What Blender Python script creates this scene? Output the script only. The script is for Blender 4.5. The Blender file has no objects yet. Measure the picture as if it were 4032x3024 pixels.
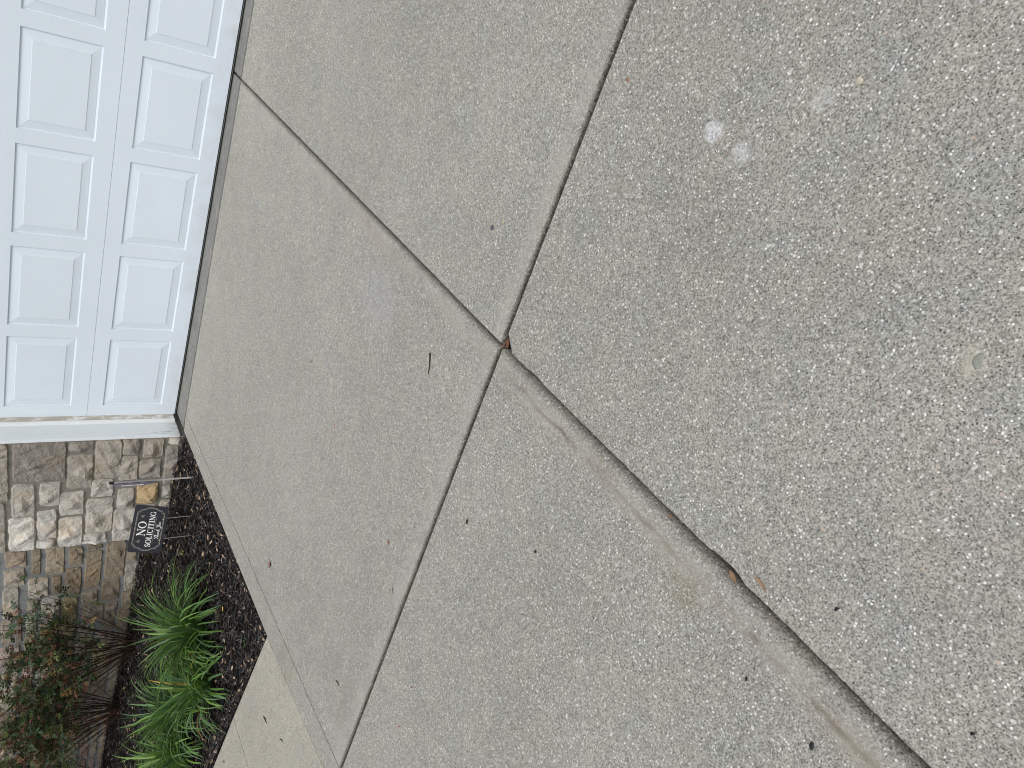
import bpy, math, random
import numpy as np
from mathutils import Vector, Matrix
SC = bpy.context.scene
COL = SC.collection
R = random.Random(7)
rs = np.random.RandomState(11)

# ------------------------------------------------------------------ helpers
class MB:
    """collects faces of one mesh object"""
    def __init__(s): s.v=[]; s.f=[]; s.m=[]; s.c=[]
    def add(s, vs, fs, mat=0, col=None):
        b=len(s.v); s.v.extend([tuple(float(q) for q in p) for p in vs])
        for i,f in enumerate(fs):
            s.f.append([b+q for q in f]); s.m.append(mat)
        if col is not None: s.c.extend([col]*len(vs))
        elif s.c is not None and len(s.c)<len(s.v): s.c.extend([(1,1,1,1)]*(len(s.v)-len(s.c)))
    def box(s, lo, hi, mat=0, col=None):
        x0,y0,z0=lo; x1,y1,z1=hi
        s.add([(x0,y0,z0),(x1,y0,z0),(x1,y1,z0),(x0,y1,z0),(x0,y0,z1),(x1,y0,z1),(x1,y1,z1),(x0,y1,z1)],
              [(0,3,2,1),(4,5,6,7),(0,1,5,4),(1,2,6,5),(2,3,7,6),(3,0,4,7)],mat,col)
    def tube(s, pts, rad, n=6, mat=0, col=None, cap=True):
        pts=[Vector(p) for p in pts]; k=len(pts)
        if not hasattr(rad,'__len__'): rad=[rad]*k
        vs=[]; a=None
        for i,p in enumerate(pts):
            t=(pts[min(i+1,k-1)]-pts[max(i-1,0)]).normalized()
            if a is None:
                a=t.orthogonal().normalized()
            a=(a-t*a.dot(t)).normalized(); b=t.cross(a)
            for j in range(n):
                w=2*math.pi*j/n; vs.append(p+(a*math.cos(w)+b*math.sin(w))*rad[i])
        fs=[]
        for i in range(k-1):
            for j in range(n):
                fs.append((i*n+j,i*n+(j+1)%n,(i+1)*n+(j+1)%n,(i+1)*n+j))
        if cap: fs.append(tuple(range(n-1,-1,-1))); fs.append(tuple((k-1)*n+j for j in range(n)))
        s.add(vs,fs,mat,col)
    def build(s, name, mats, parent=None, smooth=False, loc=(0,0,0)):
        me=bpy.data.meshes.new(name); me.from_pydata(s.v,[],s.f)
        if not isinstance(mats,(list,tuple)): mats=[mats]
        for m in mats: me.materials.append(m)
        me.polygons.foreach_set('material_index',s.m)
        if any(c!=(1,1,1,1) for c in s.c):
            at=me.color_attributes.new('Tint','FLOAT_COLOR','POINT')
            at.data.foreach_set('color',np.array(s.c,dtype=np.float32).ravel())
        me.polygons.foreach_set('use_smooth',[smooth]*len(s.f))
        me.update()
        o=bpy.data.objects.new(name,me); COL.objects.link(o); o.location=loc
        if parent is not None: o.parent=parent
        return o

def tag(o,label,cat,group=None):
    o['label']=label; o['category']=cat
    if group: o['group']=group
    return o
def struct(o): o['kind']='structure'; return o
def thing(name,label,cat,loc=(0,0,0),rz=0,group=None):
    o=bpy.data.objects.new(name,None); COL.objects.link(o); o.empty_display_size=.05
    o.location=loc; o.rotation_euler=(0,0,rz); return tag(o,label,cat,group)
def dup(root):
    c=root.copy(); COL.objects.link(c)
    for ch in list(root.children):
        d=ch.copy(); COL.objects.link(d); d.parent=c
        for g in list(ch.children):
            e=g.copy(); COL.objects.link(e); e.parent=d
    return c

class NT:
    """small node-building helper"""
    def __init__(s,name,rough=.8,spec=.3):
        s.mat=bpy.data.materials.new(name); s.mat.use_nodes=True
        s.t=s.mat.node_tree; s.b=s.t.nodes['Principled BSDF']
        s.b.inputs['Roughness'].default_value=rough; s.b.inputs['Specular IOR Level'].default_value=spec
    def set(s,sock,v):
        if isinstance(v,bpy.types.NodeSocket): s.t.links.new(v,sock)
        elif v is not None:
            if sock.type=='RGBA' and len(v)==3: v=(*v,1)
            sock.default_value=v
    def node(s,typ,ins={},**kw):
        n=s.t.nodes.new(typ)
        for k,v in kw.items(): setattr(n,k,v)
        for k,v in ins.items(): s.set(n.inputs[k],v)
        return n
    def pos(s): return s.node('ShaderNodeNewGeometry').outputs['Position']
    def obj(s): return s.node('ShaderNodeTexCoord').outputs['Object']
    def sep(s,v): return s.node('ShaderNodeSeparateXYZ',{0:v}).outputs
    def math(s,op,a,b=None,c=None,clamp=False):
        n=s.node('ShaderNodeMath',{0:a},operation=op,use_clamp=clamp)
        if b is not None: s.set(n.inputs[1],b)
        if c is not None: s.set(n.inputs[2],c)
        return n.outputs[0]
    def mapr(s,v,a,b,c=0.,d=1.,smooth=False):
        n=s.node('ShaderNodeMapRange',{0:v,1:a,2:b,3:c,4:d},interpolation_type='SMOOTHSTEP' if smooth else 'LINEAR')
        return n.outputs[0]
    def noise(s,v,scale,detail=3,rough=.55,dist=0.):
        return s.node('ShaderNodeTexNoise',{'Vector':v,'Scale':scale,'Detail':detail,'Roughness':rough,'Distortion':dist})
    def vor(s,v,scale,rand=1.,feature='F1'):
        return s.node('ShaderNodeTexVoronoi',{'Vector':v,'Scale':scale,'Randomness':rand},feature=feature)
    def mix(s,f,a,b,blend='MIX'):
        n=s.node('ShaderNodeMix',data_type='RGBA',blend_type=blend)
        s.set(n.inputs[0],f); s.set(n.inputs[6],a); s.set(n.inputs[7],b); return n.outputs[2]
    def vscale(s,v,sc):
        return s.node('ShaderNodeVectorMath',{0:v,1:sc},operation='MULTIPLY').outputs[0]
    def vadd(s,v,w):
        return s.node('ShaderNodeVectorMath',{0:v,1:w},operation='ADD').outputs[0]
    def attr(s,n='Tint'): return s.node('ShaderNodeAttribute',attribute_name=n).outputs['Color']
    def color(s,c): s.set(s.b.inputs['Base Color'],c)
    def bump(s,h,strength=.5,dist=.01):
        n=s.node('ShaderNodeBump',{'Height':h,'Strength':strength,'Distance':dist}); s.set(s.b.inputs['Normal'],n.outputs[0])

# ------------------------------------------------------------------ materials
def concrete(name,base,fine=.3,agg=1.,stains=True,mot=1.):
    m=NT(name,.9,.15)
    p=m.pos()
    dn=m.noise(p,220,2).outputs['Color']
    pd=m.vadd(p,m.vscale(m.vadd(dn,(-.5,-.5,-.5)),(.0030,.0030,.0030)))
    n1=m.noise(p,1.3,5,.6).outputs['Fac']; n2=m.noise(p,7,4,.6).outputs['Fac']; n3=m.noise(p,38,3,.6).outputs['Fac']
    v1=m.vor(pd,340); c1=m.sep(v1.outputs['Color'])
    v2=m.vor(pd,172); c2=m.sep(v2.outputs['Color'])
    v3=m.vor(pd,255); c3=m.sep(v3.outputs['Color'])
    v4=m.vor(pd,92); c4=m.sep(v4.outputs['Color'])
    v5=m.vor(pd,235); c5=m.sep(v5.outputs['Color'])
    f=m.mapr(c1[0],0,1,1-fine,1+fine)
    k=m.math('MULTIPLY',f,m.mapr(n1,.25,.75,.90,1.09))
    k=m.math('MULTIPLY',k,m.mapr(n2,.25,.75,1-.06*mot,1+.06*mot)); k=m.math('MULTIPLY',k,m.mapr(n3,.25,.75,1-.07*mot,1+.07*mot))
    warm=m.mix(m.mapr(n2,.3,.7),tuple(b*q for b,q in zip(base,(.99,1.0,1.02))),tuple(b*q for b,q in zip(base,(1.02,1.0,.95))))
    col=m.mix(1.,warm,m.node('ShaderNodeCombineColor',{0:k,1:k,2:k}).outputs[0],'MULTIPLY')
    # aggregate: pale grains, dark grains, a few larger tan stones
    def grains(v,c,thr,rad,colr,fac=1.):
        a=m.mapr(c[1],thr,thr+.004); b=m.mapr(v.outputs['Distance'],rad,rad-.09)
        return m.mix(m.math('MULTIPLY',m.math('MULTIPLY',a,b),fac),col,colr)
    col=grains(v2,c2,.85,.45,m.mix(c2[0],(.48,.48,.47),(.85,.84,.80)),.95*agg)
    col=grains(v3,c3,.865,.46,m.mix(c3[0],(.02,.02,.022),(.11,.108,.10)),.9*agg)
    col=grains(v5,c5,.93,.46,m.mix(c5[0],(.10,.10,.098),(.19,.185,.17)),.8*agg)
    col=grains(v4,c4,.93,.38,m.mix(c4[0],(.52,.52,.51),m.mix(c4[2],(.80,.77,.70),(.50,.38,.27))),.8*agg)
    if stains:
        X,Y,Z=m.sep(p)
        wob=m.mapr(m.noise(p,9,4).outputs['Fac'],0,1,-.022,.022)
        dj=m.math('ADD',m.math('SUBTRACT',2.31,X),wob)            # distance left of the long joint
        band=m.math('MULTIPLY',m.mapr(dj,.015,.04),m.mapr(dj,.12,.06))
        patch=m.mapr(m.noise(m.vscale(p,(5,1.0,1)),2.6,5,.65).outputs['Fac'],.44,.64)
        yl=m.mapr(Y,-1.7,-2.2)
        col=m.mix(m.math('MULTIPLY',m.math('MULTIPLY',m.math('MULTIPLY',band,patch),yl),.5),col,(.25,.195,.12))
        streak=m.math('MULTIPLY',m.mapr(dj,.046,.053),m.mapr(dj,.068,.058))
        col=m.mix(m.math('MULTIPLY',m.math('MULTIPLY',streak,m.mapr(m.noise(p,3.3,5,.7).outputs['Fac'],.40,.58)),m.math('MULTIPLY',m.mapr(Y,-3.1,-3.35),.9)),col,(.14,.10,.06))
        # smooth pale trowelled margin beside the joints
        dB=m.math('ABSOLUTE',m.math('ADD',Y,3.03)); dA=m.math('ABSOLUTE',m.math('ADD',X,-2.26))
        mar=m.math('MAXIMUM',m.mapr(dB,.05,.015),m.mapr(dA,.05,.015))
        col=m.mix(m.math('MULTIPLY',m.math('MULTIPLY',mar,m.mapr(n2,.3,.6)),.5),col,tuple(b*1.2 for b in base))
        # chalky spill marks
        wd=m.vadd(p,m.vscale(m.vadd(m.noise(p,32,4,.75).outputs['Color'],(-.5,-.5,-.5)),(.075,.075,0)))
        def spot(x,y,r,cc,a,ns=60):
            d=m.node('ShaderNodeVectorMath',{0:m.vscale(wd,(1,1,0)),1:(x,y,0)},operation='DISTANCE').outputs['Value']
            nn=m.mapr(m.noise(p,ns,4,.75).outputs['Fac'],.36,.6)
            return m.mix(m.math('MULTIPLY',m.math('MULTIPLY',m.mapr(d,r,r*.35,smooth=True),nn),a),col,cc)
        for sp in SPOTS: col=spot(*sp)
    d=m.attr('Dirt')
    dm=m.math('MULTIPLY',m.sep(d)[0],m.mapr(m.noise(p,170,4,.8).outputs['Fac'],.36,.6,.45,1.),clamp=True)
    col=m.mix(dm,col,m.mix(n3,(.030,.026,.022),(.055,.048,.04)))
    m.color(col)
    h=m.math('ADD',m.math('MULTIPLY',c1[2],.5),m.math('MULTIPLY',n3,.9))
    m.bump(h,.35,.0025)
    return m.mat

SPOTS=[]   # filled from the ground positions below

def simple(name,c,rough=.6,spec=.3,metal=0.,var=.12,scale=30,bump=0.,bscale=200):
    m=NT(name,rough,spec); p=m.obj()
    n=m.noise(p,scale,4,.6).outputs['Fac']
    m.color(m.mix(n,tuple(q*(1-var) for q in c),tuple(min(1,q*(1+var)) for q in c)))
    m.b.inputs['Metallic'].default_value=metal
    if bump: m.bump(m.noise(p,bscale,3).outputs['Fac'],bump,.002)
    return m.mat

def tinted(name,rough=.8,spec=.2,var=.2,scale=40,bump=0.,bscale=120,trans=0.):
    """per-piece colour from the mesh, broken up by noise"""
    m=NT(name,rough,spec); p=m.obj(); a=m.attr()
    n=m.noise(p,scale,4,.65).outputs['Fac']
    k=m.mapr(n,.25,.75,1-var,1+var)
    m.color(m.mix(1.,a,m.node('ShaderNodeCombineColor',{0:k,1:k,2:k}).outputs[0],'MULTIPLY'))
    if bump: m.bump(m.noise(p,bscale,4,.7).outputs['Fac'],bump,.006)
    if trans:
        tr=m.node('ShaderNodeBsdfTranslucent',{'Color':a}); mx=m.node('ShaderNodeMixShader',{0:trans,1:m.b.outputs[0],2:tr.outputs[0]})
        m.t.links.new(mx.outputs[0],m.t.nodes['Material Output'].inputs[0])
    return m.mat

def stone_mat():
    m=NT('rock_faced_stone',.85,.15); p=m.obj(); a=m.attr()
    n=m.noise(p,14,6,.7,.6).outputs['Fac']; n2=m.noise(p,60,5,.7).outputs['Fac']; n3=m.noise(p,5,3,.6).outputs['Fac']
    k=m.math('MULTIPLY',m.mapr(n,.25,.75,.72,1.25),m.mapr(n2,.25,.75,.85,1.14))
    c=m.mix(1.,a,m.node('ShaderNodeCombineColor',{0:k,1:k,2:k}).outputs[0],'MULTIPLY')
    c=m.mix(m.mapr(n3,.5,.72,0,.45),c,m.mix(1.,a,(1.12,.88,.62),'MULTIPLY'))
    c=m.mix(m.mapr(n,.62,.78,0,.5),c,m.mix(1.,a,(1.35,1.36,1.38),'MULTIPLY'))
    m.color(c)
    m.bump(m.math('ADD',n,m.math('MULTIPLY',n2,.5)),.9,.014); return m.mat

def door_paint(name='white_door_paint',c=(.665,.742,.81)):
    m=NT(name,.42,.4); p=m.obj()
    n=m.noise(m.vscale(p,(1,1,1)),2.2,4,.6).outputs['Fac']; g=m.noise(m.vscale(p,(9,9,1.2)),60,3,.6).outputs['Fac']
    Z=m.sep(p)[2]
    dirt=m.math('MULTIPLY',m.mapr(m.noise(p,9,5,.7).outputs['Fac'],.42,.75),m.mapr(Z,.16,.02))
    col=m.mix(m.mapr(n,.3,.7),tuple(q*.97 for q in c),tuple(q*1.02 for q in c))
    m.color(m.mix(m.math('MULTIPLY',dirt,.35),col,(.40,.37,.31)))
    m.bump(g,.10,.0012); return m.mat

def trim_paint():
    m=NT('weathered_trim_paint',.6,.25); p=m.obj(); X,Y,Z=m.sep(p)
    n=m.noise(m.vscale(p,(6,6,1)),14,5,.7).outputs['Fac']
    col=m.mix(m.mapr(n,.3,.7),(.655,.695,.72),(.72,.76,.79))
    # rot cracks near the foot of the board, worn through the paint
    cr=m.mapr(m.noise(m.vscale(p,(120,40,3.5)),4,2).outputs['Fac'],.61,.66)
    cr=m.math('MULTIPLY',cr,m.math('MULTIPLY',m.mapr(Z,.32,.1),m.math('MULTIPLY',m.mapr(Y,-.15,-.158),m.mapr(Y,-.18,-.17))))
    col=m.mix(cr,col,(.07,.06,.05))
    ft=m.math('MULTIPLY',m.mapr(Z,.10,.02),m.mapr(n,.35,.62))
    col=m.mix(m.math('MULTIPLY',ft,.7),col,(.36,.33,.27))
    m.color(col); m.bump(n,.25,.003); return m.mat

M={}
M['door']=door_paint(); M['trim']=trim_paint()
def beige():
    m=NT('stained_weatherstrip',.7,.2); p=m.obj()
    n=m.noise(m.vscale(p,(3,3,1)),8,5,.7).outputs['Fac']
    m.color(m.mix(m.mapr(n,.5,.62),m.mix(n,(.36,.33,.29),(.47,.44,.39)),(.68,.69,.69))); return m.mat
M['beige']=beige()
M['rubber']=simple('black_rubber',(.02,.02,.02),.6,.3)
M['alu']=simple('dull_aluminium',(.32,.33,.32),.5,.5,.6)
M['stone']=stone_mat()
M['mortar']=simple('grey_mortar',(.20,.192,.168),.95,.1,0,.28,25,.6,150)
M['mortar_cool']=simple('cool_grey_mortar',(.23,.24,.24),.95,.1,0,.28,22,.6,150)
M['mulch']=tinted('mulch_shreds',.75,.25,.35,60)
M['mulchbase']=simple('wet_mulch_soil',(.012,.010,.008),.95,.1,0,.4,60,1.,90)
M['blade']=tinted('daylily_blade',.42,.4,.14,25,0,100,.28)
M['leaf']=tinted('rose_leaf',.5,.35,.2,40,0,100,.18)
M['stem']=tinted('rose_stem',.8,.2,.3,50)
M['soil']=simple('joint_dirt',(.014,.012,.010),.95,.05,0,.4,80,.8,200)
M['grass']=simple('lawn_ground',(.05,.075,.025),.95,.1,0,.4,30,.8,90)
M['twig']=simple('twig_bark',(.035,.028,.022),.85,.15,0,.3,150)
M['dryleaf']=tinted('dry_leaf',.7,.2,.25,120)
M['pebble']=tinted('pebble',.6,.3,.2,120)
M['steel']=simple('galvanised_steel',(.42,.43,.43),.4,.5,.7)
M['post']=simple('grey_post',(.40,.39,.37),.5,.4,.2)
M['cap']=simple('black_cap',(.012,.012,.012),.5,.3)
M['brass']=simple('brass_screw',(.65,.55,.38),.35,.5,.6)
M['white']=simple('white_print',(.80,.80,.79),.5,.3,0,.03)
M['line']=simple('pale_print_line',(.36,.34,.29),.6,.3,0,.1)
M['flower']=simple('grey_print_flower',(.20,.18,.15),.6,.3,0,.3,300)

# ------------------------------------------------------------------ camera (solved from the door panels and joints)
CAM=Vector((3.1803,-4.6223,1.3206)); FPX=2904.55
pi_,ya,ro=.65493,-.57573,.00280
F=Vector((math.sin(ya)*math.cos(pi_),math.cos(ya)*math.cos(pi_),-math.sin(pi_)))
R0=Vector((math.cos(ya),-math.sin(ya),0)); U0=R0.cross(F)
RR=R0*math.cos(ro)+U0*math.sin(ro); UU=-R0*math.sin(ro)+U0*math.cos(ro)
cd=bpy.data.cameras.new('camera'); cam=bpy.data.objects.new('camera',cd); COL.objects.link(cam)
cd.sensor_width=36; cd.lens=FPX/4032*36; cd.clip_end=500; cd.clip_start=.05
xa,yb,zc=-UU,RR,-F                      # the phone was held upright, the file is stored on its side
cam.matrix_world=Matrix(((xa.x,yb.x,zc.x,CAM.x),(xa.y,yb.y,zc.y,CAM.y),(xa.z,yb.z,zc.z,CAM.z),(0,0,0,1)))
SC.camera=cam
def ground(px,py,z=0.):
    """real place on the ground of a point noted in the photograph (4032 x 3024)"""
    u=3024-py; v=px
    d=F+RR*((u-1512)/FPX)-UU*((v-2016)/FPX)
    return CAM+d*((z-CAM.z)/d.z)
def D(a,b,z=0.): return ground(a*4032/2212,b*4032/2212,z)

for (x,y,r,c,a,ns) in ((2812,518,.032,(.74,.75,.76),.9,170),(2845,545,.012,(.42,.32,.26),.6,90),(2915,598,.03,(.68,.69,.70),.65,170),(3235,390,.028,(.6,.61,.6),.55,90),
                    (1012,810,.055,(.24,.30,.35),.4,20),(1490,1180,.22,(.42,.42,.43),.35,14),(3830,1425,.028,(.52,.48,.40),.85,60),(2690,2330,.07,(.24,.20,.125),.5,30),
                    (1130,2620,.16,(.24,.21,.14),.35,16),(1330,2700,.25,(.22,.21,.18),.3,9)):
    g=ground(x,y); SPOTS.append((g.x,g.y,r,c,a,ns))
M['concrete']=concrete('exposed_aggregate_concrete',(.329,.323,.285),.44)
M['concrete_walk']=concrete('walkway_concrete',(.382,.367,.308),.38,.9)
M['apron']=concrete('smooth_apron_concrete',(.212,.215,.203),.14,.2,False,2.6)

# ------------------------------------------------------------------ slabs
def hsh(a,b,c): return math.sin(a*12.9898+b*78.233+c*37.719)*43758.5453%1
def vn(t,seed):
    i=math.floor(t); f=t-i; f=f*f*(3-2*f); return hsh(i,seed,1)*(1-f)+hsh(i+1,seed,1)*f
def slab(name,poly,mat,rads,ztop=0.,thick=.1,step=.008,jit=None,dirt=None,chips=()):
    """poly counter-clockwise; rads: tooled edge radius of each edge i -> i+1"""
    n=len(poly); P=[Vector((*p,0)) for p in poly]
    if jit is None: jit=[.0008]*n
    if dirt is None: dirt=[.6]*n
    nrm=[]
    for i in range(n):
        e=(P[(i+1)%n]-P[i]).normalized(); nrm.append(Vector((-e.y,e.x,0)))
    def offs(fr):
        out=[]
        for i in range(n):
            a=(i-1)%n; n1,n2=nrm[a],nrm[i]; d1,d2=rads[a]*fr,rads[i]*fr
            det=n1.x*n2.y-n1.y*n2.x
            if abs(det)<1e-4: out.append(P[i]+n1*d1); continue
            c1,c2=n1.dot(P[i])+d1,n2.dot(P[i])+d2
            out.append(Vector(((c1*n2.y-c2*n1.y)/det,(n1.x*c2-n2.x*c1)/det,0)))
        return out
    K=6; rings=[]; cols=[]
    prof=[(0,None)]+[(1-math.sin(math.pi/2*q/K),1-math.cos(math.pi/2*q/K)) for q in range(K,-1,-1)]
    prof=[(0.,'b')]+[(1-math.sin(t*math.pi/2),1-math.cos(t*math.pi/2)) for t in [1-q/K for q in range(K+1)]]
    # walk from the foot of the side face up to the flat top
    seg=[max(1,int((P[(i+1)%n]-P[i]).length/step)) for i in range(n)]
    for fr,dz in prof:
        if dz=='b': C=offs(0.)
        else: C=offs(fr)
        ring=[]; cr=[]
        for i in range(n):
            a,b=C[i],C[(i+1)%n]; L=(P[(i+1)%n]-P[i]).length
            for s_ in range(seg[i]):
                t=s_/seg[i]; p=a.lerp(b,t)
                e=min(t,1-t)*L; w=min(1,e/.05)
                drop=0 if dz=='b' else (1-math.cos(math.acos(max(-1,min(1,1-0)))))*0
                q=P[i].lerp(P[(i+1)%n],t)
                j=jit[i]*w*(vn(t*L/.06,i+3)*.7+.8*vn(t*L/.012,i+9)-.75)*(1 if dz=='b' else max(0,1-fr*.8))
                for (cx,cy,crad,cdep) in chips:
                    dd=math.hypot(q.x-cx,q.y-cy)
                    if dd<crad: j+=cdep*(1-(dd/crad)**2)*(1 if dz=='b' else max(0,1-fr*.6))
                p=p+nrm[i]*j
                rr=rads[i]
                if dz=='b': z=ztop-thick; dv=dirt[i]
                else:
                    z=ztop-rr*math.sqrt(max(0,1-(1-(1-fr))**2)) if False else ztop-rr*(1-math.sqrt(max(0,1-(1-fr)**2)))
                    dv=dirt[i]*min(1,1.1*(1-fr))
                ring.append((p.x,p.y,z)); cr.append(dv)
        rings.append(ring); cols.append(cr)
    m=len(rings[0]); V=[v for r_ in rings for v in r_]; Cc=[c for r_ in cols for c in r_]; Fc=[]
    for k in range(len(rings)-1):
        for i in range(m): Fc.append((k*m+i,k*m+(i+1)%m,(k+1)*m+(i+1)%m,(k+1)*m+i))
    Fc.append(tuple((len(rings)-1)*m+i for i in range(m)))
    me=bpy.data.meshes.new(name); me.from_pydata(V,[],Fc); me.materials.append(mat)
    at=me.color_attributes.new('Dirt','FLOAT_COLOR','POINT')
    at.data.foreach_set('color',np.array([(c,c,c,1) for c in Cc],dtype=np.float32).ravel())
    me.polygons.foreach_set('use_smooth',[True]*(len(Fc)-1)+[False]); me.update()
    o=bpy.data.objects.new(name,me); COL.objects.link(o); return struct(o)

XA,YB=2.312,-3.078; g=.0035
def sx(y): return .036+(-.2-y)*(.236-.036)/2.87       # fine saw cut along the left of the driveway
def ex(y): return -.090+(-.22-y)*(.018+.090)/1.93     # planting-bed edge
def ap(x): return -.186+.0245*x                       # front of the garage apron
c=.0019
big_r=.017
# far-left panel (counter-clockwise: near-left, near-right, far-right, far-left)
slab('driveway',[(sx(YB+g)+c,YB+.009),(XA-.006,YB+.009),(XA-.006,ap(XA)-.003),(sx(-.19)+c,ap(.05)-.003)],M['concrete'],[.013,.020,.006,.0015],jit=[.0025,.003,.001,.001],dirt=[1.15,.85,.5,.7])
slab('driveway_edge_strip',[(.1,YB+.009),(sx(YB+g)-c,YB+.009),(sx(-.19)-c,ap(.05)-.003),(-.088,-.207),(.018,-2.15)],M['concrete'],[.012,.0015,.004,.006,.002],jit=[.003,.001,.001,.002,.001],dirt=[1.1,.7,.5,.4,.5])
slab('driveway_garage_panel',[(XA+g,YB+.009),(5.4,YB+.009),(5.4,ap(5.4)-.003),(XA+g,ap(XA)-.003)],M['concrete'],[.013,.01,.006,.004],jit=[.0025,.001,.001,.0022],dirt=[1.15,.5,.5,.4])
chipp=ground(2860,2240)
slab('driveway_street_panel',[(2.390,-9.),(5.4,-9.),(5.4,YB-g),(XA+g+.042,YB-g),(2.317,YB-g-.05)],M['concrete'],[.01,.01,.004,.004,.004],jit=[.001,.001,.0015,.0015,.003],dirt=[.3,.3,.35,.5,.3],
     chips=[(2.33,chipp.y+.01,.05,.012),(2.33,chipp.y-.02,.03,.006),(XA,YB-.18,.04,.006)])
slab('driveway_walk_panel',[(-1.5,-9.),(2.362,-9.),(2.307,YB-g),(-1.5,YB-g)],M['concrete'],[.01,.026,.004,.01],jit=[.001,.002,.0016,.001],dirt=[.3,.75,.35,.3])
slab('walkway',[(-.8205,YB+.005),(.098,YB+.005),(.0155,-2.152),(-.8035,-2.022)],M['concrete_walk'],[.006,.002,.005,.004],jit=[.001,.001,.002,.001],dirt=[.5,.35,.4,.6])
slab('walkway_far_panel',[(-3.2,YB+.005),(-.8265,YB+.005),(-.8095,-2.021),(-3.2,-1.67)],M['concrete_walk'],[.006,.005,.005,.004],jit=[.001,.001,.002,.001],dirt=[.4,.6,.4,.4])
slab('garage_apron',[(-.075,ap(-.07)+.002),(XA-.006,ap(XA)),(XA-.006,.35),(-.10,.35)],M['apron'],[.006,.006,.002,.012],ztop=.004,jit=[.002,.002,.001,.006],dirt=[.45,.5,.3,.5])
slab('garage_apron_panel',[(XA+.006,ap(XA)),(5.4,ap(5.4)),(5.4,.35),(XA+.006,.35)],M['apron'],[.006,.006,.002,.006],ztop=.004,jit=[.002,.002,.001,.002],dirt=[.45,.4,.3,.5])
b=MB(); b.add([(-.05,-9,-.032),(5.4,-9,-.032),(5.4,.3,-.032),(-.05,.3,-.032)],[(0,1,2,3)]); struct(b.build('joint_dirt',M['soil']))
b=MB(); b.add([(-.055,-3.1,-.012),(.3,-3.1,-.012),(.12,-.19,-.012),(-.06,-.19,-.012)],[(0,1,2,3)]); struct(b.build('saw_cut_dirt',M['soil']))
b=MB(); b.add([(-60,-60,-.14),(60,-60,-.14),(60,60,-.14),(-60,60,-.14)],[(0,1,2,3)]); struct(b.build('ground',M['grass']))

# ------------------------------------------------------------------ garage door
PER,PW,PH=.59,.5105,.3659; X0=-.084; XE=7*PER+PW+.084; SH=.5497; ZB=.0218
gd=thing('garage_door','white raised-panel garage door standing behind the grey concrete apron','garage door')
prof=[(0,0),(.0025,.009),(.0085,.0105),(.0125,.0088),(.052,.0034),(.0535,.0008)]
for s in range(4):
    z0=ZB+s*SH; z1=z0+SH-.0022
    zp0=z0+(.1161-ZB); zp1=zp0+PH
    m=MB()
    xs=[X0]; 
    for k in range(8): xs+= [k*PER,k*PER+PW]
    xs.append(XE)
    zs=[z0,zp0,zp1,z1]
    for i in range(len(xs)-1):
        for j in range(3):
            if j==1 and i%2==1: continue
            m.add([(xs[i],0,zs[j]),(xs[i+1],0,zs[j]),(xs[i+1],0,zs[j+1]),(xs[i],0,zs[j+1])],[(0,1,2,3)])
    # rolled top and bottom lips and the back of the section
    for za,zb_,sg in ((z1,z1-.004,1),):
        m.add([(X0,0,z1),(XE,0,z1),(XE,.004,z1+.001),(X0,.004,z1+.001),(X0,.045,z1+.001),(XE,.045,z1+.001)],[(0,1,2,3),(3,2,5,4)])
    m.add([(X0,0,z0),(X0,.045,z0),(XE,.045,z0),(XE,0,z0)],[(0,1,2,3)][::1])
    m.add([(X0,.045,z0),(X0,.045,z1),(XE,.045,z1),(XE,.045,z0)],[(0,1,2,3)])
    m.add([(X0,0,z0),(X0,0,z1),(X0,.045,z1),(X0,.045,z0)],[(0,1,2,3)])
    sec=m.build('door_section',M['door'],gd)
    for k in range(8):
        q=MB(); a0,a1=k*PER,k*PER+PW
        V=[]
        for ins,dp in prof: V+=[(a0+ins,dp,zp0+ins),(a1-ins,dp,zp0+ins),(a1-ins,dp,zp1-ins),(a0+ins,dp,zp1-ins)]
        Fq=[]
        for r_ in range(len(prof)-1):
            for i in range(4): Fq.append((r_*4+i,r_*4+(i+1)%4,r_*4+4+(i+1)%4,r_*4+4+i))
        r_=len(prof)-1; Fq.append((r_*4,r_*4+1,r_*4+2,r_*4+3))
        q.add(V,Fq); q.build('raised_panel',M['door'],sec)
m=MB(); m.box((X0+.002,.003,.0125),(XE,.04,ZB-.0006)); m.build('seal_retainer',M['alu'],gd)
m=MB(); m.tube([(X0+.003,.020,.0045),(XE,.020,.0045)],.0115,8); m.box((X0+.003,-.0015,ZB-.0045),(XE,.0028,ZB-.0008)); m.build('bottom_seal',M['rubber'],gd)

# ------------------------------------------------------------------ door frame
def extrude(m,pts,z0,z1,mat=0,nz=1,closed=True):
    n=len(pts); V=[]; Fc=[]
    for k in range(nz+1):
        z=z0+(z1-z0)*k/nz
        V+=[(x,y,z) for x,y in pts]
    for k in range(nz):
        for i in range(n if closed else n-1): Fc.append((k*n+i,k*n+(i+1)%n,(k+1)*n+(i+1)%n,(k+1)*n+i))
    if closed: Fc.append(tuple(range(n-1,-1,-1))); Fc.append(tuple(nz*n+i for i in range(n)))
    m.add(V,Fc,mat)
df=thing('door_frame','white wooden jamb with beige weatherstrip between garage door and stone pillar','door frame')
m=MB(); extrude(m,[(-.0845,.02),(-.0845,-.0025),(-.087,-.004),(-.0965,-.031),(-.11,-.031),(-.11,.02)][::-1],.030,2.25); m.build('weatherstrip',M['beige'],df)
m=MB(); extrude(m,[(-.098,-.0315),(-.105,-.042),(-.109,-.047),(-.1145,-.0492),(-.135,-.0492),(-.135,-.0315)][::-1],.024,2.25); m.build('stop_moulding',M['trim'],df)
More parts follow.
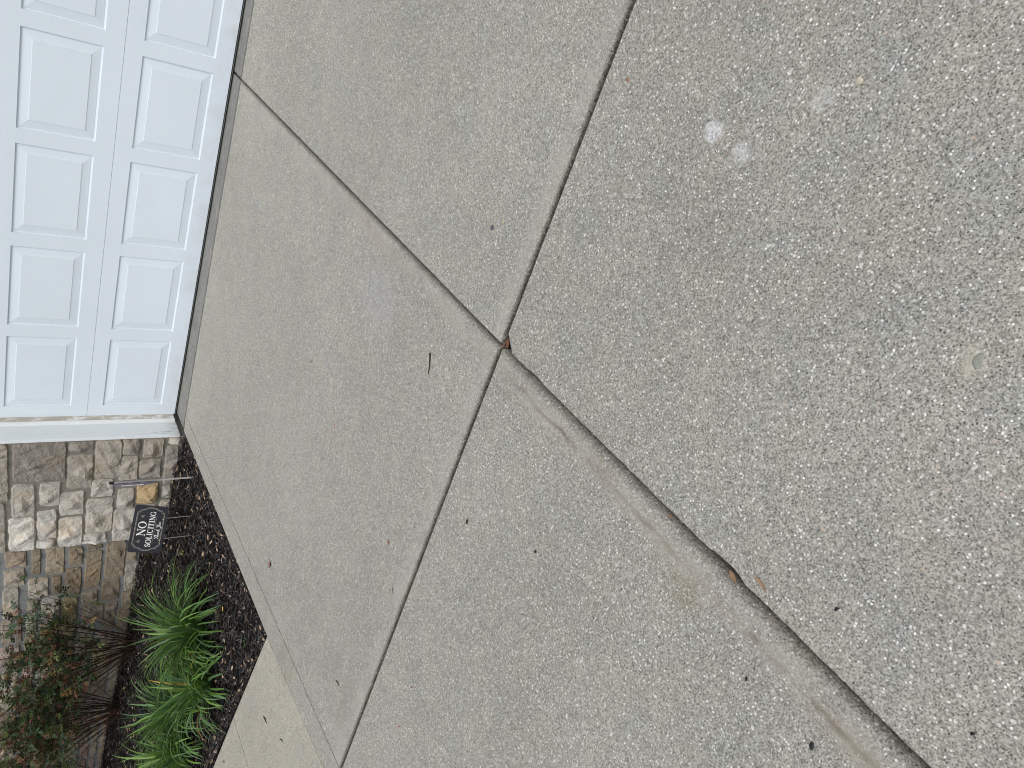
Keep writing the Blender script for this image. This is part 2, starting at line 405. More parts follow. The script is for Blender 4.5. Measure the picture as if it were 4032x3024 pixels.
m=MB(); extrude(m,[(-.1185,-.0496),(-.1215,-.160),(-.1235,-.1615),(-.1215,-.163),(-.1225,-.193),(-.125,-.199),(-.140,-.2),(-.140,-.0496)][::-1],.018,2.25); m.build('jamb_board',M['trim'],df)
m=MB(); m.box((-.14,-.19,2.252),(4.9,.05,2.40)); m.build('head_board',M['trim'],df)

# ------------------------------------------------------------------ stonework
def stone(mb,x0,x1,z0,z1,Y,col,seed,depth=.022,tilt=0.,round_=.018):
    """one rock-faced stone: a chiselled grid bulging out of the mortar at y = Y + .012"""
    x0-=.005; x1+=.005; z0-=.004; z1+=.004
    r=random.Random(seed); w,h=x1-x0,z1-z0
    nx,nz=max(4,int(w/.011)),max(4,int(h/.011))
    planes=[]; a0=r.uniform(0,6.28); NP=7
    ccx,ccz=w*r.uniform(.35,.65),h*r.uniform(.35,.65)
    for q in range(NP):
        a=a0+6.28*(q+r.uniform(-.4,.4))/NP; sl=r.uniform(.25,.95); t=r.uniform(-.1,.55)*min(w,h)*.5
        planes.append((-sl*math.cos(a),-sl*math.sin(a),ccx,ccz,depth*r.uniform(.8,1.25)+sl*t))
    planes.append((r.uniform(-.15,.15),r.uniform(-.2,.2),ccx,ccz,depth*r.uniform(.9,1.2)))
    ph=[r.uniform(0,99) for _ in range(4)]
    V=[]
    for j in range(nz+1):
        for i in range(nx+1):
            u,v=i/nx,j/nz
            px,pz=u*w,v*h
            ed=min(px,w-px,pz,h-pz)
            # superellipse-ish corner rounding and a wandering outline
            cu,cv=2*u-1,2*v-1
            k=1-.5*round_/min(w,h)*2*(abs(cu)**8*abs(cv)**8)
            jx=(vn(pz/.03+ph[0],seed)-.5)*.010*abs(cu)**3; jz=(vn(px/.03+ph[1],seed+5)-.5)*.009*abs(cv)**3
            X=x0+w*.5+cu*k*w*.5+jx; Z=z0+h*.5+cv*k*h*.5+jz+tilt*(.5-u)*-1
            hh=min(a*(px-cx)+b_*(pz-cz)+d for a,b_,cx,cz,d in planes)
            hh=max(.002,min(depth*1.5,hh))
            hh+=.014*(vn(px/.030+ph[2]+pz/.05,seed+1)*vn(pz/.027+ph[3]-px/.06,seed+2)-.25)+.0035*(hsh(i,j,seed)-.5)
            fall=min(1,(ed/.012))**.5 if ed>0 else 0
            V.append((X,Y+.012-(hh+.012)*fall if ed>0 else Y+.016,Z))
    Fc=[]
    for j in range(nz):
        for i in range(nx):
            a=j*(nx+1)+i
            q=(a,a+1,a+nx+2,a+nx+1)
            if (i*7+j*13+seed)%2: Fc+=[(q[0],q[1],q[2]),(q[0],q[2],q[3])]
            else: Fc+=[(q[0],q[1],q[3]),(q[1],q[2],q[3])]
    mb.add(V,Fc,0,(*col,1))

PIL=[(-.461,-.148,.690,.983,0),(-.229,-.149,.540,.687,0),(-.546,-.266,.528,.680,1),(-.476,-.150,.364,.526,1),(-.281,-.154,.262,.366,1),(-.310,-.154,.108,.240,1),
(-.202,-.151,.010,.080,2),(-.503,-.298,.253,.375,1),(-.494,-.337,.104,.244,1),(-.569,-.222,-.003,.086,1),(-.759,-.486,.847,.979,2),(-.678,-.477,.706,.824,2),
(-.776,-.576,.561,.709,2),(-.635,-.487,.392,.527,2),(-.760,-.583,.253,.360,2),(-.732,-.538,.100,.237,4),(-.692,-.590,.005,.073,2),(-1.063,-.768,.835,.985,3),
(-.974,-.723,.712,.827,3),(-1.068,-.805,.552,.701,3),(-.960,-.655,.375,.543,2),(-1.072,-.767,.216,.366,2),(-1.031,-.972,.400,.544,3),(-1.063,-1.043,.387,.551,3),
(-1.057,-.988,.717,.824,3),(-1.068,-.754,.082,.200,2),(-1.068,-.713,-.04,.068,2),(-.608,-.145,1.002,1.19,1),(-1.064,-.621,1.002,1.19,1)]
PALE={0:(.27,.25,.22),1:(.36,.333,.288),2:(.46,.435,.385),3:(.55,.53,.485),4:(.44,.33,.19)}
sp=thing('stone_pillar','pale rock-faced stone pillar beside the white garage door frame','stone pillar')
m=MB()
for i,(a,b_,c_,d,k) in enumerate(PIL):
    r=random.Random(i*3+1); f=r.uniform(.9,1.1); stone(m,a,b_,c_,d,-.2,tuple(q*f for q in PALE[k]),100+i,.030 if b_-a<.28 else .026,tilt=min(.02,(b_-a)*.05))
z=1.21
while z<2.5:
    h=R.choice((.12,.15,.2)); x=-1.064
    while x<-.2:
        w=min(R.uniform(.15,.35),-.149-x)
        if -.149-(x+w)<.1: w=-.149-x
        stone(m,x,x+w,z,z+h,-.2,tuple(q*R.uniform(.9,1.1) for q in PALE[R.choice((1,2,2))]),int(z*1000+x*77)+5000); x+=w+.022
    z+=h+.02
m.build('stone_facing',M['stone'],sp)
m=MB(); m.box((-1.06,-.188,-.12),(-.1405,.296,2.6)); m.build('mortar_core',M['mortar'],sp)

WAL=[(-1.701,-1.537,.822,.963,0),(-1.905,-1.719,.826,.963,2),(-2.259,-1.921,.853,.963,2),(-1.811,-1.527,.726,.791,1),(-1.832,-1.543,.569,.696,3),(-1.762,-1.562,.443,.542,1),
(-1.610,-1.561,.310,.423,1),(-2.054,-1.629,.298,.420,1),(-1.970,-1.551,.130,.279,1),(-2.224,-1.977,.141,.279,1),(-1.807,-1.681,.050,.124,1),(-2.137,-1.829,.010,.118,2),
(-2.361,-2.144,.032,.114,1),(-2.628,-2.371,.017,.127,1),(-2.102,-1.786,.436,.553,1),(-2.065,-1.850,.661,.800,2),(-2.224,-2.078,.301,.421,3),(-2.474,-2.252,.244,.406,3),
(-2.354,-2.250,.137,.233,0),(-2.447,-2.374,.142,.238,1),(-2.576,-2.460,.143,.239,1),(-2.060,-1.852,.574,.642,1)]
TAN={0:(.32,.265,.205),1:(.275,.232,.175),2:(.40,.37,.315),3:(.34,.30,.24)}
sw=thing('stone_wall','brown rock-faced stone house wall set back behind the leggy rose shrubs','stone wall')
m=MB()
for i,(a,b_,c_,d,k) in enumerate(WAL):
    f=random.Random(i*5+2).uniform(.9,1.1); stone(m,a,b_,c_,d,.3,tuple(q*f for q in TAN[k]),300+i,.02,tilt=.012)
rows=[(-.06,.0),(.012,.118),(.138,.279),(.300,.421),(.440,.552),(.572,.698),(.722,.800),(.824,.963),(1.0,1.13),(1.15,1.27),(1.29,1.40),(1.42,1.56),(1.58,1.70)]
RW=random.Random(21)
for (za,zb_) in rows:
    x=-1.085
    while x>-7.6:
        w=RW.uniform(.13,.36); x1=x; x0_=x-w; x=x0_-.022
        if za>.99: ok=True
        else: ok=not any(x0_-.01<B and x1+.01>A and za<DD-.015 and zb_>CC+.015 for (A,B,CC,DD,_) in WAL)
        if x1>-1.5 and za<.98: ok=True if not any(x0_-.005<B and x1+.005>A and za<DD-.015 and zb_>CC+.015 for (A,B,CC,DD,_) in WAL) else False
        if not ok:
            # try a narrower stone up to the measured neighbour
            bl=[B for (A,B,CC,DD,_) in WAL if za<DD-.015 and zb_>CC+.015 and B<x1 and B>x0_-.01]
            inside=[A for (A,B,CC,DD,_) in WAL if za<DD-.015 and zb_>CC+.015 and A<x1+.01 and B>x1-.01]
            if inside: x=min(inside)-.02; continue
            if bl:
                e=max(bl)+.02
                if x1-e>.05: stone(m,e,x1,za,zb_,.3,tuple(q*RW.uniform(.9,1.1) for q in TAN[RW.choice((0,1,1,2,3))]),int(RW.random()*1e5),.02)
                nxt=[A for (A,B,CC,DD,_) in WAL if za<DD-.015 and zb_>CC+.015 and abs(B-max(bl))<1e-6]; x=nxt[0]-.02
                continue
        if zb_-za>.11 and RW.random()<.18:
            hm=za+(zb_-za)*RW.uniform(.4,.6)
            for (q0,q1) in ((za,hm-.009),(hm+.009,zb_)):
                stone(m,x0_,x1,q0,q1,.3,tuple(q*RW.uniform(.88,1.12) for q in TAN[RW.choice((0,1,1,2,3))]),int(RW.random()*1e5),.02,tilt=.01)
        else: stone(m,x0_,x1,za,zb_,.3,tuple(q*RW.uniform(.88,1.12) for q in TAN[RW.choice((0,1,1,2,3))]),int(RW.random()*1e5),.02,tilt=.01)
m.build('stone_facing',M['stone'],sw)
m=MB(); m.box((-7.7,.310,-.12),(-1.0,.55,2.6)); m.build('mortar_core',M['mortar_cool'],sw)

# ------------------------------------------------------------------ planting bed
def mz(x,y):
    t=max(0,min(1,(y+2.1)/2.4)); e=max(0,min(1,(ex(y)-x)/.35))
    z=-.035+.03*e+.045*t*t*e+.05*max(0,min(1,(-x-2.4)/1.4))*t
    return z+.010*(vn(x/.13,3)+vn(y/.11,4)-1)*e
def bedge(x): return -2.152+(-.018*0)+(.0155-x)*(.130/.8205) if x>-.806 else -2.022+(-.806-x)*.1467
m=MB(); V=[];Fc=[]; nx,ny=160,70
for j in range(ny+1):
    y=-2.15+j/ny*2.48
    for i in range(nx+1):
        x=-6.5+i/nx*(6.52+.0); V.append((x,y,mz(x,y)-.012))
Fq=[]
def inbed(x,y,mg=0.):
    if x>ex(y)-mg or y<bedge(x)+mg: return False
    if y>.29 or (y>-.19 and x>-1.07): return False
    return True
for j in range(ny):
    for i in range(nx):
        q=[j*(nx+1)+i,j*(nx+1)+i+1,(j+1)*(nx+1)+i+1,(j+1)*(nx+1)+i]
        cxm=sum(V[k][0] for k in q)/4; cym=sum(V[k][1] for k in q)/4
        if cxm<ex(cym)+.05 and cym>bedge(cxm)-.05: Fq.append(q)
m.add(V,Fq); struct(m.build('soil',M['mulchbase'],smooth=True))
m=MB(); N=0
while N<34000:
    x=-5.4*rs.rand()**1.45; y=-2.2+2.5*rs.rand()
    if x>ex(y): x=ex(y)-.2*rs.rand()
    edge=N%9==0
    if edge:
        q_=rs.rand()**1.5*.07+.004
        if rs.rand()<.6: y=rs.uniform(-2.13,-.25); x=ex(y)-q_
        else: x=rs.uniform(-2.2,.01); y=bedge(x)+q_
    if not inbed(x,y,.003 if edge else .006): continue
    if (x<-3.6) and rs.rand()<.3: continue
    N+=1
    L=rs.uniform(.016,.06); W=rs.uniform(.002,.006); a=rs.uniform(0,math.pi); ti=rs.normal(0,.28)
    if edge: a=(1.515 if x-ex(y)>-.08 else -.15)+rs.normal(0,.35); L*=.8
    z=mz(x,y)+(.012 if edge else 0)+rs.uniform(-.008,.012)
    col=rs.rand(); 
    if col<.042: k=rs.uniform(.5,1.15); cc=(.40*k,.29*k,.205*k); L*=.62; W*=1.6; z+=.006
    elif col<.13: k=rs.uniform(.6,1.2); cc=(.10*k,.07*k,.045*k)
    elif col<.17: k=rs.uniform(.6,1.2); cc=(.16*k,.155*k,.15*k); W*=.6
    else: k=rs.uniform(.25,1)**2*4.; cc=(.0185*k,.0170*k,.0172*k)
    dx,dy=math.cos(a),math.sin(a); ro_=rs.uniform(-.9,.9)
    sxx,syy,szz=-dy*math.cos(ro_),dx*math.cos(ro_),math.sin(ro_)
    bend=rs.normal(0,.10)*L; V=[]
    for t,wf in ((-.5,.4),(-.15,1),(.2,.9),(.5,.25)):
        o=bend*(1-4*t*t); px,py,pz=x+dx*t*L-dy*o,y+dy*t*L+dx*o,z+t*L*math.sin(ti)
        for s_ in (-1,1): V.append((px+sxx*W*wf*s_*.5*1.6,py+syy*W*wf*s_*.5*1.6,pz+szz*W*wf*s_*.5*1.6))
    if max(v[0]-ex(v[1]) for v in V)>.004 or min(v[1]-bedge(v[0]) for v in V)<-.004: 
        V=[(v[0],v[1],min(v[2],-.012)) for v in V] if rs.rand()<.5 else V
        if max(v[0]-ex(v[1]) for v in V)>.02 or min(v[1]-bedge(v[0]) for v in V)<-.02: continue
    m.add(V,[(0,1,3,2),(2,3,5,4),(4,5,7,6)],0,(*cc,1))
o=m.build('mulch',M['mulch']); o['kind']='stuff'; tag(o,'black shredded bark mulch with scattered pale wood chips in the planting bed','mulch')

# ------------------------------------------------------------------ daylilies
def blades(seed,n,Lr,spread):
    r=random.Random(seed); m=MB()
    for i in range(n):
        az=r.uniform(0,2*math.pi); q=r.random()**.8
        L=r.uniform(*Lr)*1.1; el=math.radians(88-q*48*spread); w=r.uniform(.0048,.0096)
        br=.055*q*r.uniform(.5,1.3)
        p=Vector((math.cos(az)*br,math.sin(az)*br,-.02)); az2=az+r.gauss(0,.35)
        drp=r.uniform(.9,2.3)*(.55+q); n_=9; tw=r.uniform(-.5,.5); yaw=r.gauss(0,.35)
        k=r.uniform(.7,1.3); cc=(.112*k,.215*k,.042*k*r.uniform(.8,1.8))
        if r.random()<.3: cc=(.165*k,.285*k,.06*k)
        if r.random()<.25: cc=(.13*k,.235*k,.10*k)
        if r.random()<.012: cc=(.42,.25,.05)
        e=el; pts=[]; V=[]
        for s in range(n_+1):
            t=s/n_
            d=Vector((math.cos(az2)*math.cos(e),math.sin(az2)*math.cos(e),math.sin(e)))
            side=Vector((-math.sin(az2),math.cos(az2),0)); up=side.cross(d)*-1
            roll=tw*t; sd=side*math.cos(roll)+up*math.sin(roll)
            ww=w*(.55+.9*t if t<.35 else (.865 if t<.6 else .865*max(0,(1-t)/.4)**.8))*1.0
            V.append(p-sd*ww+up*ww*.35); V.append(p.copy()); V.append(p+sd*ww+up*ww*.35)
            p=p+d*(L/n_); e-=drp/n_*(.4+1.5*t); az2+=yaw/n_
            if p.z<.004: p.z=.004; e=max(e,-.05)
        Fc=[]
        for s in range(n_):
            a=s*3; Fc+=[(a,a+1,a+4,a+3),(a+1,a+2,a+5,a+4)]
        m.add(V,Fc,0,(*cc,1))
    return m
CL=[(-.87,-1.29,300,(.33,.54),1.1,'large fresh green daylily clump nearest the black sign'),
    (-1.04,-1.60,190,(.26,.44),1.15,'green daylily clump leaning over the mulch, second from the black sign'),
    (-1.55,-1.36,220,(.30,.49),1.1,'bright green daylily clump in the middle of the row along the bed'),
    (-1.85,-1.50,210,(.28,.48),1.15,'dense green daylily clump second from the photo\'s lower edge'),
    (-2.34,-1.42,230,(.30,.50),1.15,'pale green daylily clump cut by the photo\'s lower edge')]
for i,(x,y,n,Lr,s,lb) in enumerate(CL):
    o=blades(40+i,n,Lr,s).build('daylily_clump',M['blade'],smooth=True,loc=(x,y,mz(x,y)))
    tag(o,lb,'daylily','daylily clumps along the planting bed')

# ------------------------------------------------------------------ rose shrubs
def leaflet(mb,p,d,up,L,W,cc):
    s=d.cross(up).normalized(); u=s.cross(d)
    pts=[p,p+d*L*.3+s*W*.48+u*W*.12,p+d*L*.7+s*W*.4+u*W*.10,p+d*L,p+d*L*.7-s*W*.4+u*W*.10,p+d*L*.3-s*W*.48+u*W*.12]
    mb.add(pts,[(0,1,2,3),(0,3,4,5)],0,(*cc,1))
def shrub(seed,label,x,y,h,nst,lean=(0,0)):
    r=random.Random(seed)
    st,lf=MB(),MB()
    def leafspray(p,d,r,size):
        nl=r.choice((3,5,5,5)); k=r.uniform(.55,1.25)
        c=r.random()
        if c<.12: cc=(.15*k,.062*k,.038*k)
        elif c<.2: cc=(.19*k,.12*k,.045*k)
        elif c<.36: cc=(.09*k,.122*k,.034*k)
        elif c<.55: cc=(.044*k,.082*k,.05*k)
        else: cc=(.047*k,.086*k,.028*k)
        d=d.normalized(); side=d.cross(Vector((r.gauss(0,.4),r.gauss(0,.4),1))).normalized()
        if side.length<.1: side=Vector((1,0,0))
        up=side.cross(d)
        st.tube([p,p+d*size*1.6],.0008,3,0,(.05,.035,.02,1),False)
        leaflet(lf,p+d*size*1.6,d,up,size*r.uniform(.9,1.2),size*.62,cc)
        for q in range((nl-1)//2):
            bp=p+d*size*(1.25-.7*q)
            for sg in (-1,1):
                dd=(d*.5+side*sg*1.0+up*r.uniform(-.3,.3)).normalized()
                leaflet(lf,bp,dd,up,size*r.uniform(.75,1.05),size*.56,cc)
    for i in range(nst):
        az=r.uniform(0,2*math.pi); q=r.random()**.6
        b0=Vector((math.cos(az)*.075*r.random()+r.gauss(0,.02),math.sin(az)*.06*r.random(),-.03))
        tilt=q*.85; d=Vector((math.cos(az)*math.sin(tilt)*1.15+lean[0],math.sin(az)*math.sin(tilt)*.45-.10+lean[1],math.cos(tilt))).normalized()
        L=h*r.uniform(.5,1.05); p=b0.copy(); pts=[p.copy()]; ns=8
        for s in range(ns):
            d=(d+Vector((r.gauss(0,.07),r.gauss(0,.06),r.gauss(0,.05)+.01))).normalized(); p=p+d*L/ns
            if p.y+y>.25: p.y=.25-y
            pts.append(p.copy())
        k=r.uniform(.5,1.3); sc=(.035*k,.022*k,.015*k,1) if r.random()<.75 else (.10*k,.045*k,.03*k,1)
        r0=r.uniform(.0022,.0042); st.tube(pts,[r0*(1-.65*t/ns) for t in range(ns+1)],4,0,sc)
        for s in range(2,ns+1):
            zf=(pts[s].z)/h
            nb=0
            if zf>.30: nb=r.choice((1,2,2,3)) if zf>.42 else r.choice((0,0,1,1))
            elif r.random()<.35: nb=1
            for _ in range(nb):
                t=r.random(); bp=pts[s-1].lerp(pts[s],t)
                bd=((pts[s]-pts[s-1]).normalized()*.6+Vector((r.gauss(0,.7),r.gauss(0,.6)-.15,r.gauss(0,.5)))).normalized()
                bl=r.uniform(.05,.17)*(1 if zf>.3 else .7); mid=bp+bd*bl*.5+Vector((0,0,r.gauss(0,.01))); en=mid+bd*bl*.5+Vector((0,0,r.gauss(0,.02)))
                for q_ in (mid,en):
                    if q_.y+y>.26: q_.y=.26-y
                st.tube([bp,mid,en],[.0014,.0011,.0007],3,0,sc,False)
                if zf>.27:
                    for q_ in range(r.choice((2,2,3,4))):
                        pp=mid.lerp(en,r.random()*1.0)
                        leafspray(pp,(bd*.5+Vector((r.gauss(0,.8),r.gauss(0,.6)-.3,r.gauss(.1,.6)))),r,r.uniform(.018,.036)*(1.3 if r.random()<.08 else 1))
    t=thing('rose_shrub',label,'shrub',(x,y,mz(x,y)),0,'leggy rose shrubs against the stone wall')
    st.build('stems',M['stem'],t); lf.build('foliage',M['leaf'],t)
shrub(5,'leggy rose shrub with bare lower stems nearest the stone pillar',-2.52,.02,1.12,62)
shrub(6,'wide leggy rose shrub with thin dark stems, middle one against the stone wall',-3.42,.06,1.12,58)
shrub(8,'rose shrub with reddish young leaves at the photo\'s lower left corner',-4.45,.08,1.05,44,(.12,0))

# ------------------------------------------------------------------ signs
def ribbon(mb,pts,w,z,closed=False):
    pts=[Vector((p[0],p[1],0)) for p in pts]; n=len(pts); V=[]
    for i,p in enumerate(pts):
        a=pts[(i-1)%n] if (closed or i>0) else p; b_=pts[(i+1)%n] if (closed or i<n-1) else p
        t=(b_-a).normalized(); nn=Vector((-t.y,t.x,0)); ww=w[i] if hasattr(w,'__len__') else w
        V.append(p+nn*ww/2+Vector((0,0,z))); V.append(p-nn*ww/2+Vector((0,0,z)))
    Fc=[]
    for i in range(n if closed else n-1):
        j=(i+1)%n; Fc.append((2*i,2*i+1,2*j+1,2*j))
    mb.add([(v.x,v.z*-1,v.y) for v in V],Fc)     # local x right, z up, -y faces the viewer
zlay=[.0011]
def lay(): zlay[0]+=.000012; return zlay[0]
def arc(cx,cy,rx,ry,a0,a1,n=14): return [(cx+rx*math.cos(math.radians(a0+(a1-a0)*i/n)),cy+ry*math.sin(math.radians(a0+(a1-a0)*i/n))) for i in range(n+1)]
def letter(mb,ch,x,y,h,w):
    TH,TN=.17*h,.065*h
    P=lambda L:[(x+a*w,y+b_*h) for a,b_ in L]
    S=lambda L,wd: ribbon(mb,P(L),wd,lay())
    def serif(cx,b_,half=.16): S([(cx-half,b_),(cx+half,b_)],TN)
    if ch=='N':
        S([(.16,0),(.16,1)],TN); S([(.86,0),(.86,1)],TN); S([(.12,.98),(.88,.03)],TH); serif(.14,.025); serif(.14,.975,.14); serif(.86,.975)
    elif ch=='I': S([(.5,0),(.5,1)],TH); serif(.5,.03,.42); serif(.5,.97,.42)
    elif ch=='L': S([(.28,0),(.28,1)],TH); serif(.28,.97,.24); S([(.04,.03),(.95,.03)],TN); S([(.92,.0),(.92,.3)],TN)
    elif ch=='T': S([(.5,0),(.5,1)],TH); serif(.5,.03,.24); S([(.04,.965),(.96,.965)],TN); S([(.06,1),(.06,.72)],TN); S([(.94,1),(.94,.72)],TN)
    elif ch in 'OCG':
        a0,a1=(0,360) if ch=='O' else (52,318)
        pts=arc(.5,.5,.42,.47,a0,a1,26); ws=[]
        for i in range(27):
            a=math.radians(a0+(a1-a0)*i/26); ws.append(TN+(TH-TN)*abs(math.cos(a))**1.5)
        if ch!='O': ws[0]=ws[1]=TN
        if ch=='O': ribbon(mb,P(pts[:-1]),ws[:-1],lay(),True)
        else:
            ribbon(mb,P(pts),ws,lay()); S([(.80,.97),(.80,.68)],TN)
            if ch=='G': S([(.82,.05),(.82,.42)],TH*.9); serif(.82,.42,.2)
    elif ch=='S':
        up=arc(.5,.735,.32,.235,35,270,14); dn=arc(.5,.265,.34,.24,90,-145,14)
        ribbon(mb,P(up+dn[1:]),[TN]*3+[TN+(TH-TN)*math.sin(i/23*math.pi) for i in range(24)]+[TN]*2,lay())
        S([(.78,.97),(.78,.7)],TN); S([(.2,.03),(.2,.3)],TN)
def word(mb,s,cx,y,h,wid):
    tot=sum(wid[c_] for c_ in s)*h; x=cx-tot/2
    for c_ in s:
        a=wid[c_]*h; letter(mb,c_,x+a*.05,y,h,a*.9); x+=a
PANW,PANH=.305,.205
sg_base=Vector((-.4965,-.730,0)); tdir=Vector((-.833,-.553,0)).normalized()     # along the sign, towards its left as seen from the drive
ang=math.atan2(-tdir.y,-tdir.x)
ys=thing('yard_sign','small black NO SOLICITING sign on two wire stakes in the mulch, tilted','sign',(sg_base.x,sg_base.y,mz(sg_base.x,sg_base.y)),ang)
zb0=mz(sg_base.x,sg_base.y)
TIL=math.radians(10.3)
def rrect(w,h,r_,n=5):
    o=[]
    for cx,cy,a in ((w/2-r_,h/2-r_,0),(-w/2+r_,h/2-r_,90),(-w/2+r_,-h/2+r_,180),(w/2-r_,-h/2+r_,270)): o+=arc(cx,cy,r_,r_,a,a+90,n)
    return o
def sign_panel_mat():
    mm=NT('black_sign_plastic',.45,.4); p=mm.obj(); X,Y,Z=mm.sep(p)
    ln=mm.math('FRACT',mm.math('MULTIPLY',X,1/.0235)); 
    line=mm.math('MULTIPLY',mm.mapr(mm.math('ABSOLUTE',mm.math('SUBTRACT',ln,.5)),.05,.02),mm.mapr(mm.noise(mm.vscale(p,(1,1,1)),45,3,.6).outputs['Fac'],.52,.6))
    n=mm.noise(p,30,3).outputs['Fac']
    mm.color(mm.mix(mm.math('MULTIPLY',line,.6),mm.mix(n,(.016,.018,.024),(.026,.028,.037)),(.13,.13,.12))); return mm.mat
panel_c=Vector((.0105,0,.267-zb0))
mb=MB(); ol=rrect(PANW,PANH,.016); n=len(ol)
mb.add([(x,-.0008,y) for x,y in ol]+[(x,.0022,y) for x,y in ol],[tuple(range(n))[::1],tuple(range(2*n-1,n-1,-1))]+[(i,n+i,n+(i+1)%n,(i+1)%n) for i in range(n)])
pan=mb.build('panel',sign_panel_mat(),ys); pan.location=panel_c; pan.rotation_euler=(0,TIL,0)
mb=MB(); W1={'N':.98,'O':.96}; word(mb,'NO',0,.016,.050,W1)
W2={'S':.60,'O':.86,'L':.70,'I':.42,'C':.80,'T':.76,'N':.86,'G':.86}; word(mb,'SOLICITING',0,-.029,.0345,W2)
mb.build('lettering',M['white'],pan)
mb=MB()
# flowing "Thank You"
s=.024; x=-.062; y=-.0685
def cur(L,wd=.0021):
    global x
    ribbon(mb,[(x+a*s,y+b_*s) for a,b_ in L],wd,lay())
sh=lambda L:[(a+.28*b_,b_) for a,b_ in L]
cur(sh([(-.1,.75),(-.05,1.),(.3,1.05),(.75,1.08)]),.0024); cur(sh([(.38,1.02),(.34,.5),(.28,.1),(.12,-.02),(.02,.12)]),.0028)          # T
x+=.62*s; cur(sh([(.05,0),(.1,1.),(.2,1.05),(.16,.6),(.12,.0)])); cur(sh([(.12,.2),(.26,.5),(.36,.4),(.36,.0),(.48,.1)]))                # h
x+=.52*s; cur(sh([(.36,.42),(.15,.48),(.04,.2),(.14,.0),(.33,.2),(.36,.45),(.36,.02),(.48,.1)]))                                          # a
x+=.5*s; cur(sh([(.06,.48),(.08,.0),(.1,.25),(.26,.5),(.35,.4),(.36,.0),(.48,.1)]))                                                       # n
x+=.5*s; cur(sh([(.05,0),(.1,1.),(.2,1.05),(.16,.6),(.12,.0)])); cur(sh([(.13,.2),(.36,.48),(.16,.25),(.4,.0),(.5,.1)]))                  # k
x+=.85*s; cur(sh([(-.05,.8),(.05,1.03),(.18,.9),(.16,.5),(.34,.42),(.52,.7),(.6,1.05)]),.0026); cur(sh([(.6,1.05),(.5,.2),(.36,-.3),(.1,-.38),(.05,-.2),(.5,.05)]),.0026)  # Y
x+=.66*s; cur(sh([(.3,.46),(.08,.4),(.05,.1),(.2,.0),(.35,.15),(.34,.4),(.28,.47),(.46,.4)]))                                              # o
x+=.46*s; cur(sh([(.06,.47),(.06,.1),(.16,.0),(.32,.2),(.36,.47),(.36,.02),(.5,.12)]))                                                     # u
mb.build('script_lettering',M['white'],pan)
def cart(k):
    hw,hh=.121*k+.0,.083*k
    q=[(.100,.083),(.107,.079),(.110,.070),(.121,.064),(.124,.050),(.127,.038),(.137,.022),(.139,0)]
    q=[(a-(1-k)*.13,b_-(1-k)*.13*(1 if b_>.05 else 0)) for a,b_ in q]
    r1=q; r2=[(a,-b_) for a,b_ in q[::-1]][1:]; rt=r1+r2
    return rt+[(-a,b_) for a,b_ in rt[::-1]]
mb=MB(); ribbon(mb,cart(1.),.0024,lay(),True); ribbon(mb,cart(.965),.0013,lay(),True); ribbon(mb,[(-.092,-.0365),(.092,-.0365)],.0014,lay()); mb.build('border_line',M['line'],pan)
for fx in (-.082,.078):
    mb=MB(); rf=random.Random(int(fx*1000))
    for k in range(16):
        a=rf.uniform(0,6.28); d=rf.uniform(0,.011); rr=rf.uniform(.002,.0045); zz=lay()
        mb.add([(fx+math.cos(a)*d+math.cos(t*1.047)*rr,-zz,.046+math.sin(a)*d*1.1+math.sin(t*1.047)*rr) for t in range(6)],[tuple(range(6))])
    mb.build('printed_flower',M['flower'],pan)
for px in (.0675,-.0675):
    mb=MB(); mb.tube([(px+.0045*0,.004,-.08+.012-.0),(px,.0035,-.08)],.001,6)
    ly=MB(); cxx,czz=px,-.078
    ly.add([(cxx+.0045*math.cos(t*.785),-.0032,czz+.0045*math.sin(t*.785)) for t in range(8)]+[(cxx+.005*math.cos(t*.785),-.0009,czz+.005*math.sin(t*.785)) for t in range(8)],
           [tuple(range(8))]+[(i,8+i,8+(i+1)%8,(i+1)%8) for i in range(8)])
    ly.build('screw',M['brass'],pan)
for px,zt in ((.0685,.205),(-.0640,.235)):
    mb=MB(); mb.tube([(px,.0045,-.10),(px,.0045,zt-zb0)],.0027,6); mb.build('stake',M['steel'],ys)

# second sign: octagon on a flat metal post, seen almost edge-on
pb=Vector((-.2447,-.5227,0)); vd=Vector((pb.x-CAM.x,pb.y-CAM.y,0)).normalized()
zp=mz(pb.x,pb.y)
t2=thing('yard_sign','purple octagonal sign seen edge-on, fixed to a grey metal post in the mulch','sign',(pb.x,pb.y,zp),math.atan2(vd.y,vd.x)+math.radians(-7.5))
mb=MB(); mb.box((-.012,-.0045,-.12),(.012,.0045,.470-zp)); mb.build('post',M['post'],t2)
mb=MB(); mb.box((-.015,-.0085,.466-zp),(.015,.0085,.4885-zp)); mb.build('post_cap',M['cap'],t2)
mb=MB(); rO=.140; zc_=.345-zp
oc=[(rO*math.cos(math.radians(22.5+45*i)),rO*math.sin(math.radians(22.5+45*i))) for i in range(8)]
mb.add([(a-.005,.0095,zc_+b_) for a,b_ in oc]+[(a-.005,.0065,zc_+b_) for a,b_ in oc],[tuple(range(8)),tuple(range(15,7,-1))]+[(i,8+i,8+(i+1)%8,(i+1)%8) for i in range(8)])
def purple():
    mm=NT('purple_sign_face',.3,.5); p=mm.obj(); n=mm.noise(mm.vscale(p,(2,1,12)),6,3).outputs['Fac']
    mm.color(mm.mix(mm.mapr(n,.5,.6),(.085,.075,.16),(.34,.33,.36))); return mm.mat
mb.build('octagon_panel',purple(),t2)
mb=MB(); mb.box((-.142,.0045,zc_-.03),(-.13,.0062,zc_+.10)); mb.build('edge_strip',M['white'],t2)
for zz in (zc_+.085,zc_-.085):
    mb=MB(); mb.tube([(-.005,.0093,zz),(-.005,.0115,zz)],.005,8); mb.build('rivet',M['steel'],t2)

